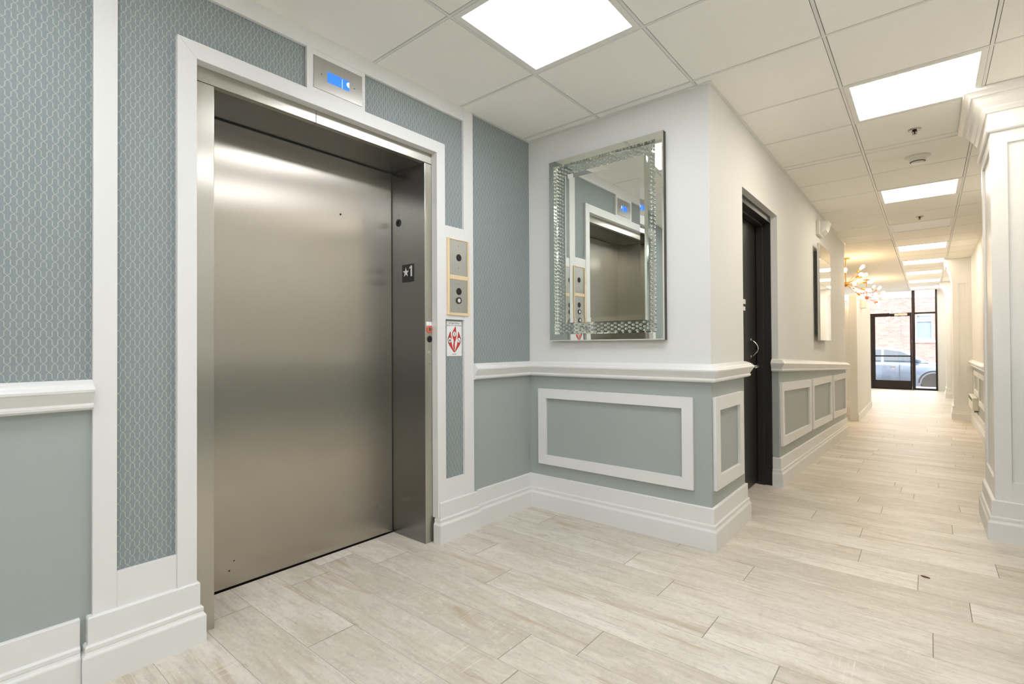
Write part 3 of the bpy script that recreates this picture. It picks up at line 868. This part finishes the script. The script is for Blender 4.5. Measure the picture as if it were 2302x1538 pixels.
# ------------------------------------------------------------------ corridor mirror and emergency light
m2 = tag(empty('wall_mirror', (-.88, 6.36, 1.66)), 'plain upright wall mirror with pale edge above the corridor chair rail', 'mirror')
bm = bmesh.new(); box(bm, XC, -.874, 6.055, 6.665, 1.22, 2.09); part('hanging_back', bm, M_GREYINK, m2)
bm = bmesh.new(); box(bm, -.874, -.851, 5.99, 6.73, 1.15, 2.16); part('frame', bm, M_FRAME, m2, uv=True, bevel=.002)
bm = bmesh.new(); box(bm, -.852, -.8502, 5.996, 6.724, 1.156, 2.154); part('mirror_glass', bm, M_MIRROR, m2)

em = tag(empty('emergency_spotlight', (XC, 6.33, 2.36)), 'white emergency light unit high on the corridor wall above mirror', 'emergency light')
bm = bmesh.new(); box(bm, XC, XC + .035, 6.20, 6.47, 2.285, 2.445); part('housing', bm, M_PLASTIC, em, bevel=.008, seg=3)
bm = bmesh.new()
hexa(bm, [(XC + .035, 6.215, 2.30), (XC + .035, 6.215, 2.435), (XC + .035, 6.455, 2.30), (XC + .035, 6.455, 2.435), (XC + .085, 6.25, 2.335), (XC + .115, 6.25, 2.425), (XC + .085, 6.42, 2.335), (XC + .115, 6.42, 2.425)])
part('lens', bm, M_LENS, em, bevel=.004)
for y in (6.28, 6.39):
    bm = bmesh.new(); lathe(bm, [(0, .0), (.012, .0), (.032, .02), (.034, .03), (.030, .03), (0, .022)], (XC + .038, y, 2.375), (1, 0, -.5), 18)
    part('lamp_head', bm, M_CHROME, em, smooth=True)

# ------------------------------------------------------------------ black corridor door
dr = tag(empty('door_2', (-1.02, 3.9, 0)), 'black painted door in black steel frame recessed in corridor wall', 'door', kind='structure')
bm = bmesh.new()
box(bm, -1.16, -.957, 4.372, YD1 + .02, -.01, 2.112); box(bm, -1.16, -.957, YD0 - .02, 3.434, -.01, 2.112); box(bm, -1.16, -.957, 3.434, 4.372, 2.078, ZD + .02)
box(bm, -1.06, -1.01, 4.356, 4.372, -.01, 2.078); box(bm, -1.06, -1.01, 3.434, 3.45, -.01, 2.078); box(bm, -1.06, -1.01, 3.45, 4.356, 2.062, 2.078)
part('door_frame', bm, M_BLACKD, dr, bevel=.002)
bm = bmesh.new(); box(bm, -1.110, -1.0665, 3.437, 4.369, .008, 2.074)
lf = part('door_leaf', bm, M_BLACKD, dr, bevel=.002)
bm = bmesh.new()
tube(bm, [(-1.066 + .0 + .052 * math.sin(math.pi * i / 12) ** .8, 4.20, 1.018 + .132 * i / 12) for i in range(13)], .006, 10)
for z in (1.018, 1.15): lathe(bm, [(0, 0), (.014, 0), (.013, .006), (0, .009)], (-1.0665, 4.20, z), (1, 0, 0), 16)
part('pull_handle', bm, M_CHROME, lf, smooth=True)
bm = bmesh.new()
lathe(bm, [(0, 0), (.030, 0), (.030, .006), (.014, .012), (.011, .045), (0, .047)], (-1.0665, 4.24, .94), (1, 0, 0), 20)
tube(bm, [(-1.024, 4.24, .94), (-1.018, 4.215, .941), (-1.015, 4.16, .938), (-1.017, 4.125, .936)], [.009, .010, .008, .007], 10)
part('lever_handle', bm, M_CHROME, lf, smooth=True)
bm = bmesh.new(); box(bm, -1.0668, -1.064, 3.90, 4.065, 1.42, 1.455); box(bm, -1.0668, -1.064, 3.90, 4.055, 1.37, 1.40)
part('sign_strip', bm, M_PAPERW, lf)

# ------------------------------------------------------------------ ceiling lights
def ceiling_light(i, j, m, label, on=True):
    x0, x1, y0, y1 = GX[i], GX[i + 1], GY[j], GY[j + 1]
    cx, cy = (x0 + x1) / 2, (y0 + y1) / 2
    r = tag(empty('ceiling_light', (cx, cy, H)), label, 'ceiling light', 'square ceiling light panels')
    bm = bmesh.new()
    e = .008; w = .036
    frame_loop(bm, [(x0 + e, y0 + e), (x1 - e, y0 + e), (x1 - e, y1 - e), (x0 + e, y1 - e)], [(x0 + w, y0 + w), (x1 - w, y0 + w), (x1 - w, y1 - w), (x0 + w, y1 - w)], (0, 0, H - .002), (1, 0, 0), (0, 1, 0), (0, 0, 1), .014)
    part('frame', bm, M_FIX, r)
    bm = bmesh.new(); box(bm, x0 + w, x1 - w, y0 + w, y1 - w, H + .003, H + .011)
    part('diffuser', bm, m, r)


LL = {(1, 7): 'lit ceiling light in front of the elevator', (3, 10): 'nearest lit corridor ceiling light, above the near pillar crown',
      (3, 15): 'lit corridor ceiling light just beyond the smoke detector', (3, 21): 'first lit corridor ceiling light beyond the unlit panel',
      (3, 24): 'second lit corridor ceiling light beyond the unlit panel', (3, 27): 'third lit corridor ceiling light beyond the unlit panel',
      (3, 30): 'fourth lit corridor ceiling light beyond the unlit panel', (3, 33): 'last lit corridor ceiling light, right at the shop front',
      (1, 4): 'lit ceiling light left overhead of the viewer, out of the frame', (3, 4): 'lit ceiling light straight overhead of the viewer, out of the frame',
      (1, 1): 'lit ceiling light left behind the viewer, out of the frame', (3, 1): 'lit ceiling light right behind the viewer, out of the frame', (3, 7): 'lit ceiling light just above the frame between two shown panels'}
for (i, j) in LIT:
    ceiling_light(i, j, M_DIFF if j <= 7 else M_DIFFC, LL[(i, j)])
ceiling_light(OFF[0], OFF[1], M_DIFFOFF, 'unlit grey white ceiling light panel beyond the second sprinkler')


def sprinkler(x, y, label, root=None):
    r = tag(empty('fire_sprinkler', (x, y, H)), label, 'sprinkler', 'ceiling sprinklers')
    bm = bmesh.new(); lathe(bm, [(.016, 0), (.036, 0), (.036, .003), (.030, .008), (.018, .005), (.016, .005)], (x, y, H), (0, 0, -1), 28); part('escutcheon', bm, M_CHROME, r, smooth=True)
    bm = bmesh.new(); lathe(bm, [(0, -.006), (.012, -.006), (.012, .012), (.006, .014), (.004, .034), (0, .034)], (x, y, H), (0, 0, -1), 16)
    for s in (-1, 1): tube(bm, [(x + s * .011, y, H - .010), (x + s * .012, y, H - .022), (x + s * .003, y, H - .036)], .0018, 6)
    part('sprinkler_head', bm, M_RING, r)
    bm = bmesh.new(); lathe(bm, [(0, .034), (.014, .035), (.015, .037), (0, .038)], (x, y, H), (0, 0, -1), 20); part('deflector', bm, M_CHROME, r)


sprinkler(-.055, 4.293, 'ceiling sprinkler with chrome ring nearest the near pillar')
sprinkler(-.058, 7.264, 'smaller looking ceiling sprinkler just before the unlit panel')
sd = tag(empty('smoke_detector', (-.047, 4.93, H)), 'round white smoke detector on ceiling beyond the first sprinkler', 'smoke detector')
bm = bmesh.new(); lathe(bm, [(0, 0), (.078, 0), (.078, .010), (.070, .016), (.056, .022), (.052, .034), (.040, .044), (.038, .048), (0, .050)], (-.047, 4.93, H), (0, 0, -1), 36); part('body', bm, M_PLASTIC, sd, smooth=True)
bm = bmesh.new(); lathe(bm, [(.0415, .038), (.0465, .0365), (.049, .0395), (.0435, .0435)], (-.047, 4.93, H), (0, 0, -1), 36); part('vent_slot', bm, M_GREYINK, sd)

# ------------------------------------------------------------------ chandeliers
def chandelier(c, zc, m, label, R=.30, n=18, rot=0.0):
    r = tag(empty('chandelier', (c[0], c[1], H)), label, 'chandelier', 'spiky globe bulb chandeliers')
    bm = bmesh.new(); lathe(bm, [(0, 0), (.06, 0), (.06, .012), (.05, .022), (0, .024)], (c[0], c[1], H - .002), (0, 0, -1), 24); part('canopy', bm, m, r)
    bm = bmesh.new(); tube(bm, [(c[0], c[1], H - .02), (c[0], c[1], zc)], .007, 10); part('stem', bm, m, r)
    ctr = Vector((c[0], c[1], zc))
    bm = bmesh.new(); bmesh.ops.create_uvsphere(bm, u_segments=20, v_segments=12, radius=.042, matrix=Matrix.Translation(ctr)); part('hub', bm, m, r, smooth=True)
    ga = math.pi * (3 - math.sqrt(5))
    for i in range(n):
        zz = .80 - 1.55 * (i + .5) / n
        rr = math.sqrt(1 - zz * zz); a = i * ga + rot
        d = Vector((rr * math.cos(a), rr * math.sin(a), zz))
        bm = bmesh.new(); tube(bm, [ctr + d * .03, ctr + d * (R - .03)], .0045, 8); arm = part('arm', bm, m, r)
        bm = bmesh.new(); lathe(bm, [(0, 0), (.009, 0), (.016, .012), (.016, .055), (.012, .06), (0, .06)], ctr + d * (R - .06), d, 12); part('socket', bm, m, arm)
        bm = bmesh.new(); lathe(bm, [(0, 0), (.012, 0), (.018, .020), (.025, .045), (.026, .062), (.019, .080), (.008, .088), (0, .090)], ctr + d * R, d, 14); part('bulb', bm, M_BULB, arm, smooth=True)


chandelier((-1.041, 10.19 - .25), 2.11, M_GOLD, 'brass chandelier of bare bulbs at the corridor wall corner, nearer one')
chandelier((-1.03, 13.5), 2.14, M_COPPER, 'coppery chandelier of bare bulbs farther back above half wall', R=.28, rot=1.0)

# ------------------------------------------------------------------ box on half wall, heater
tb = tag(empty('wall_box', (-.90, 10.75, 1.82)), 'small white box fixed near the top of cream half wall', 'control box')
bm = bmesh.new(); box(bm, -.90, -.832, 10.60, 10.78, 1.745, 1.905); part('housing', bm, M_PLASTIC, tb, bevel=.006, seg=3)
bm = bmesh.new(); box(bm, -.833, -.826, 10.62, 10.76, 1.77, 1.88); part('cover', bm, M_FIX, tb, bevel=.003)
ht = tag(empty('wall_heater', (.56, 10.39, .22)), 'low cream heater box mounted on the right corridor wall', 'heater')
bm = bmesh.new(); box(bm, .49, XR, 9.95, 10.83, .13, .316); part('housing', bm, M_PLASTIC, ht, bevel=.006, seg=2)
bm = bmesh.new()
for k in range(4): box(bm, .4875, .492, 10.0, 10.78, .262 + .011 * k, .268 + .011 * k)
part('grille', bm, M_GREYINK, ht)
bm = bmesh.new(); box(bm, .51, .555, 9.955, 10.0, .108, .131); part('pipe_cover', bm, M_GREYINK, ht)

# ------------------------------------------------------------------ shop front
w1 = tag(empty('window_1', (-.05, YE, 0)), 'narrow dark framed glass sidelight and transom of the shop front', 'window', kind='structure')
zb = zf(YE)
bm = bmesh.new()
box(bm, -.331, -.262, YE - .05, YE + .05, zb, H); box(bm, .150, .19, YE - .05, YE + .05, zb, H)
box(bm, -.262, .150, YE - .045, YE + .045, 1.918, 1.962); box(bm, -.262, .150, YE - .045, YE + .045, zb, zb + .05)
box(bm, -1.262, -1.215, YE - .05, YE + .05, zb, 1.965); box(bm, -1.262, -.331, YE - .05, YE + .05, 1.932, 1.965)
part('frame', bm, M_BRONZE, w1, bevel=.003)
bm = bmesh.new()
box(bm, -.262, .150, YE - .004, YE + .004, zb + .05, 1.918); part('sidelight_pane', bm, M_GLASS, w1)
bm = bmesh.new(); box(bm, -.262, .150, YE - .004, YE + .004, 1.962, H); part('transom_pane', bm, M_GLASS, w1)
bm = bmesh.new(); box(bm, -1.262, -.331, YE - .004, YE + .004, 1.965, H + .005); part('transom_pane', bm, M_GLASS, w1)
bm = bmesh.new(); box(bm, -4.2, -1.262, YE - .004, YE + .004, .5, H + .005); part('side_pane', bm, M_GLASS, w1)
d3 = tag(empty('door_3', (-.77, YE, zb)), 'dark framed glass street door at the end of the corridor', 'door', kind='structure')
bm = bmesh.new()
DX0, DX1 = -1.212, -.334
frame_loop(bm, [(DX0, zb + .01), (DX1, zb + .01), (DX1, 1.930), (DX0, 1.930)], [(-1.128, .13), (-.37, .13), (-.37, 1.872), (-1.128, 1.872)], (0, YE + .02, 0), (1, 0, 0), (0, 0, 1), (0, -1, 0), .045)
part('door_frame', bm, M_BRONZE, d3, bevel=.003)
bm = bmesh.new(); box(bm, -1.128, -.37, YE - .004, YE + .004, .13, 1.875); part('door_glass', bm, M_GLASS, d3)
bm = bmesh.new(); box(bm, -1.15, -.35, YE - .085, YE - .055, .775, .812)
for x in (-1.15, -.37): box(bm, x, x + .03, YE - .06, YE - .02, .775, .812)
part('push_bar', bm, M_BRONZE, d3, bevel=.004)
bm = bmesh.new(); box(bm, -.70, -.42, YE - .09, YE - .05, 1.885, 1.945); tube(bm, [(-.45, YE - .07, 1.945), (-.62, YE - .12, 1.95), (-.80, YE - .07, 1.95)], .01, 8)
part('door_closer', bm, M_CHROME, d3, bevel=.004)
bm = bmesh.new(); box(bm, -1.262, -.331, YE - .07, YE + .07, zb, zb + .01); part('threshold', bm, M_BRONZE, d3)

# ------------------------------------------------------------------ outside
ZS = -.42
bm = bmesh.new(); box(bm, -14, 14, YE + .12, 18.7, ZS - .1, zb - .01)
struct('sidewalk', bm, M_CONC, 'pale pavement outside the glass street door', 'pavement')
bm = bmesh.new(); box(bm, -40, 40, 18.7, 29, ZS - .2, ZS)
struct('street', bm, M_ASPH, 'grey street where the car is parked', 'street')
bm = bmesh.new(); box(bm, -40, 40, 28.2, 30.05, ZS - .1, ZS + .12)
struct('sidewalk_across', bm, M_CONC, 'pavement at the foot of the brick building', 'pavement')

YB = 30.0
bd = tag(empty('brick_building', (0, YB, ZS)), 'sunlit red brick building across the street with one window in view', 'building')
WX0, WX1, WZ0, WZ1 = -.46, .19, 1.30, 2.52
bm = bmesh.new()
for x0, x1, z0, z1 in ((-20, WX0, ZS, 3.30), (WX1, 20, ZS, 3.30), (WX0, WX1, ZS, WZ0), (WX0, WX1, WZ1, 3.30)): box(bm, x0, x1, YB, YB + .3, z0, z1)
part('brick_wall', bm, M_BRICK, bd)
bm = bmesh.new(); box(bm, -20, 20, YB - .05, YB + .35, 3.42, 3.56)
for k in range(130): box(bm, -13 + k * .2, -12.9 + k * .2, YB - .04, YB + .02, 3.30, 3.42)
box(bm, -20, 20, YB, YB + .3, 3.30, 3.42)
part('dentil_coping', bm, M_STONE, bd)
bm = bmesh.new()
frame_loop(bm, rect(WX0, WX1, WZ0, WZ1), rect(WX0 + .07, WX1 - .07, WZ0 + .07, WZ1 - .07), (0, YB + .15, 0), (1, 0, 0), (0, 0, 1), (0, -1, 0), .08)
box(bm, WX0 + .07, WX1 - .07, YB + .08, YB + .14, 2.16, 2.22)
wn = part('window', bm, M_STONE, bd)
bm = bmesh.new(); box(bm, WX0 + .05, WX1 - .05, YB + .13, YB + .14, WZ0 + .05, WZ1 - .05); part('pane', bm, M_BLIND, wn)
bm = bmesh.new(); box(bm, WX0 - .15, WX1 + .15, YB - .06, YB + .1, WZ0 - .12, WZ0); part('window_sill', bm, M_STONE, bd)

# parked car, nose to the right
car = tag(empty('car', (-1.2, 20.8, ZS)), 'silver blue car parked outside the glass door, nose to right', 'car')
CY0, CW = 20.0, 1.78
GZ = ZS


def loft(bm, stations):
    rings = [[bm.verts.new(p) for p in s] for s in stations]
    n = len(rings[0])
    for A, B in zip(rings, rings[1:]):
        for k in range(n - 1): bm.faces.new((A[k], A[k + 1], B[k + 1], B[k]))
    bm.faces.new(rings[0]); bm.faces.new(rings[-1][::-1])


bm = bmesh.new(); st = []
for x, zt, zbm, ins in ((-3.35, .72, .32, .18), (-3.25, .92, .26, .06), (-2.6, 1.02, .24, .01), (-1.6, 1.02, .22, 0), (-.6, 1.0, .22, 0), (.0, .96, .22, 0), (.45, .90, .22, .02), (.80, .80, .24, .08), (1.0, .66, .28, .22), (1.05, .50, .34, .30)):
    a, b_ = CY0 + ins, CY0 + CW - ins
    st.append([(x, a + .06, GZ + zbm), (x, a, GZ + zbm + .12), (x, a, GZ + zt - .16), (x, a + .05, GZ + zt - .03), (x, a + .16, GZ + zt), (x, b_ - .16, GZ + zt), (x, b_ - .05, GZ + zt - .03), (x, b_, GZ + zt - .16), (x, b_, GZ + zbm + .12), (x, b_ - .06, GZ + zbm)])
loft(bm, st)
body = part('body', bm, M_CAR, car, smooth=True)
bm = bmesh.new(); st = []
for x, zt, zb_, ins in ((-3.0, 1.02, .98, .16), (-2.55, 1.36, .98, .20), (-1.9, 1.45, .98, .20), (-1.1, 1.45, .98, .20), (-.60, 1.35, .98, .20), (.0, 1.0, .95, .14)):
    a, b_ = CY0 + .06, CY0 + CW - .06
    st.append([(x, a, GZ + zb_), (x, CY0 + ins * (zt - .98) / .47 + .04, GZ + zt - .05), (x, CY0 + ins + .10, GZ + zt), (x, CY0 + CW - ins - .10, GZ + zt), (x, CY0 + CW - ins * (zt - .98) / .47 - .04, GZ + zt - .05), (x, b_, GZ + zb_)])
loft(bm, st)
part('cabin', bm, M_CAR, car, smooth=False)


def side_glass(pts, name='side_window'):
    bm = bmesh.new()
    prism(bm, pts, (0, CY0 + .02, GZ), (1, 0, 0), (0, 0, 1), (0, 1, 0), .03)
    for v in bm.verts:      # lean with the cabin side
        v.co.y += (v.co.z - GZ - .98) * .40
    part(name, bm, M_CARG, car)


side_glass([(-1.10, 1.01), (-.16, 1.01), (-.30, 1.10), (-.66, 1.30), (-1.10, 1.37)])
side_glass([(-2.15, 1.01), (-1.17, 1.01), (-1.17, 1.37), (-2.0, 1.36)])
bm = bmesh.new(); hexa(bm, [(-.62, CY0 + .32, GZ + 1.35), (-.60, CY0 + .32, GZ + 1.36), (-.62, CY0 + CW - .32, GZ + 1.35), (-.60, CY0 + CW - .32, GZ + 1.36), (-.02, CY0 + .24, GZ + 1.0), (.0, CY0 + .24, GZ + 1.012), (-.02, CY0 + CW - .24, GZ + 1.0), (.0, CY0 + CW - .24, GZ + 1.012)])
part('windscreen', bm, M_CARG, car)
for x in (.14, -2.55):
    for y in (CY0 - .01, CY0 + CW - .19):
        bm = bmesh.new(); lathe(bm, [(.20, 0), (.30, 0), (.33, .03), (.33, .17), (.30, .20), (.20, .20)], (x, y, GZ + .33), (0, 1, 0), 28)
        w_ = part('wheel', bm, M_TYRE, car)
        bm = bmesh.new(); lathe(bm, [(0, .02), (.06, .01), (.20, .03), (.21, .05), (.21, .15), (0, .15)], (x, y, GZ + .33), (0, 1, 0), 20)
        part('wheel_rim', bm, M_CHROME, w_)
    bm = bmesh.new()
    arch = [(.39 * math.cos(math.pi * i / 16), .39 * math.sin(math.pi * i / 16)) for i in range(17)] + [(.345 * math.cos(math.pi * i / 16), .345 * math.sin(math.pi * i / 16)) for i in range(16, -1, -1)]
    prism(bm, arch, (x, CY0 - .008, GZ + .33), (1, 0, 0), (0, 0, 1), (0, 1, 0), .02)
    part('wheel_arch', bm, M_TYRE, car)
for x in (-.52, -.70):
    bm = bmesh.new(); box(bm, x if x == -.70 else -.95, (x + .006) if x == -.70 else -.80, CY0 - .012, CY0 + .004, GZ + (.35 if x == -.70 else .80), GZ + (.96 if x == -.70 else .83))
    part('door_seam' if x == -.70 else 'door_handle', bm, M_TYRE if x == -.70 else M_CHROME, car)
bm = bmesh.new(); bmesh.ops.create_uvsphere(bm, u_segments=14, v_segments=8, radius=.1, matrix=Matrix.Translation((-.26, CY0 - .08, GZ + 1.06)) @ Matrix.Diagonal((.8, 1.0, .7, 1)))
part('wing_mirror', bm, M_CAR, car, smooth=True)

# dry leaf on the floor
lfm = bmesh.new()
prism(lfm, smooth_closed([(-.017, 0), (-.006, .006), (.008, .005), (.018, -.002), (.006, -.006), (-.008, -.005)], 4), (-.021, 3.09, .0008), (1, -.3, 0), (.3, 1, 0), (0, 0, 1), .003)
tag(obj('dry_leaf', lfm, M_LEAF), 'tiny dry brown leaf lying on the floor planks', 'leaf')

# ------------------------------------------------------------------ light, world, camera
w = bpy.data.worlds.new('world'); sc.world = w; w.use_nodes = True
bg = w.node_tree.nodes['Background']; bg.inputs['Color'].default_value = (.90, .95, 1.0, 1); bg.inputs['Strength'].default_value = 5.0
sun = bpy.data.lights.new('sun', 'SUN'); sun.energy = 5.0; sun.angle = math.radians(2); sun.color = (1, .98, .96)
so = bpy.data.objects.new('sun', sun); COL.objects.link(so); so.rotation_euler = (math.radians(50), 0, math.radians(25))

yaw, pitch, roll, F = 6.93121894e-01, 9.14171511e-03, -5.52578940e-03, 1125.98944
f = Vector((-math.sin(yaw) * math.cos(pitch), math.cos(yaw) * math.cos(pitch), math.sin(pitch)))
r = Vector((math.cos(yaw), math.sin(yaw), 0)); u = r.cross(f)
r2 = r * math.cos(roll) + u * math.sin(roll); u2 = -r * math.sin(roll) + u * math.cos(roll)
cam = bpy.data.cameras.new('camera'); cam.sensor_fit = 'HORIZONTAL'; cam.sensor_width = 36.0; cam.lens = F / 2302 * 36.0; cam.clip_start = .02; cam.clip_end = 200
co = bpy.data.objects.new('camera', cam); COL.objects.link(co)
mw = Matrix((r2, u2, -f)).transposed().to_4x4(); mw.translation = (0, 0, 1.10724)
co.matrix_world = mw
sc.camera = co
sc.view_settings.view_transform = 'Standard'
sc.view_settings.look = 'None'
sc.view_settings.exposure = 0.3
sc.view_settings.gamma = 1.0
sc.cycles.max_bounces = 14
sc.cycles.diffuse_bounces = 8
sc.cycles.glossy_bounces = 6
sc.cycles.transparent_max_bounces = 12
sc.cycles.sample_clamp_indirect = 6.0
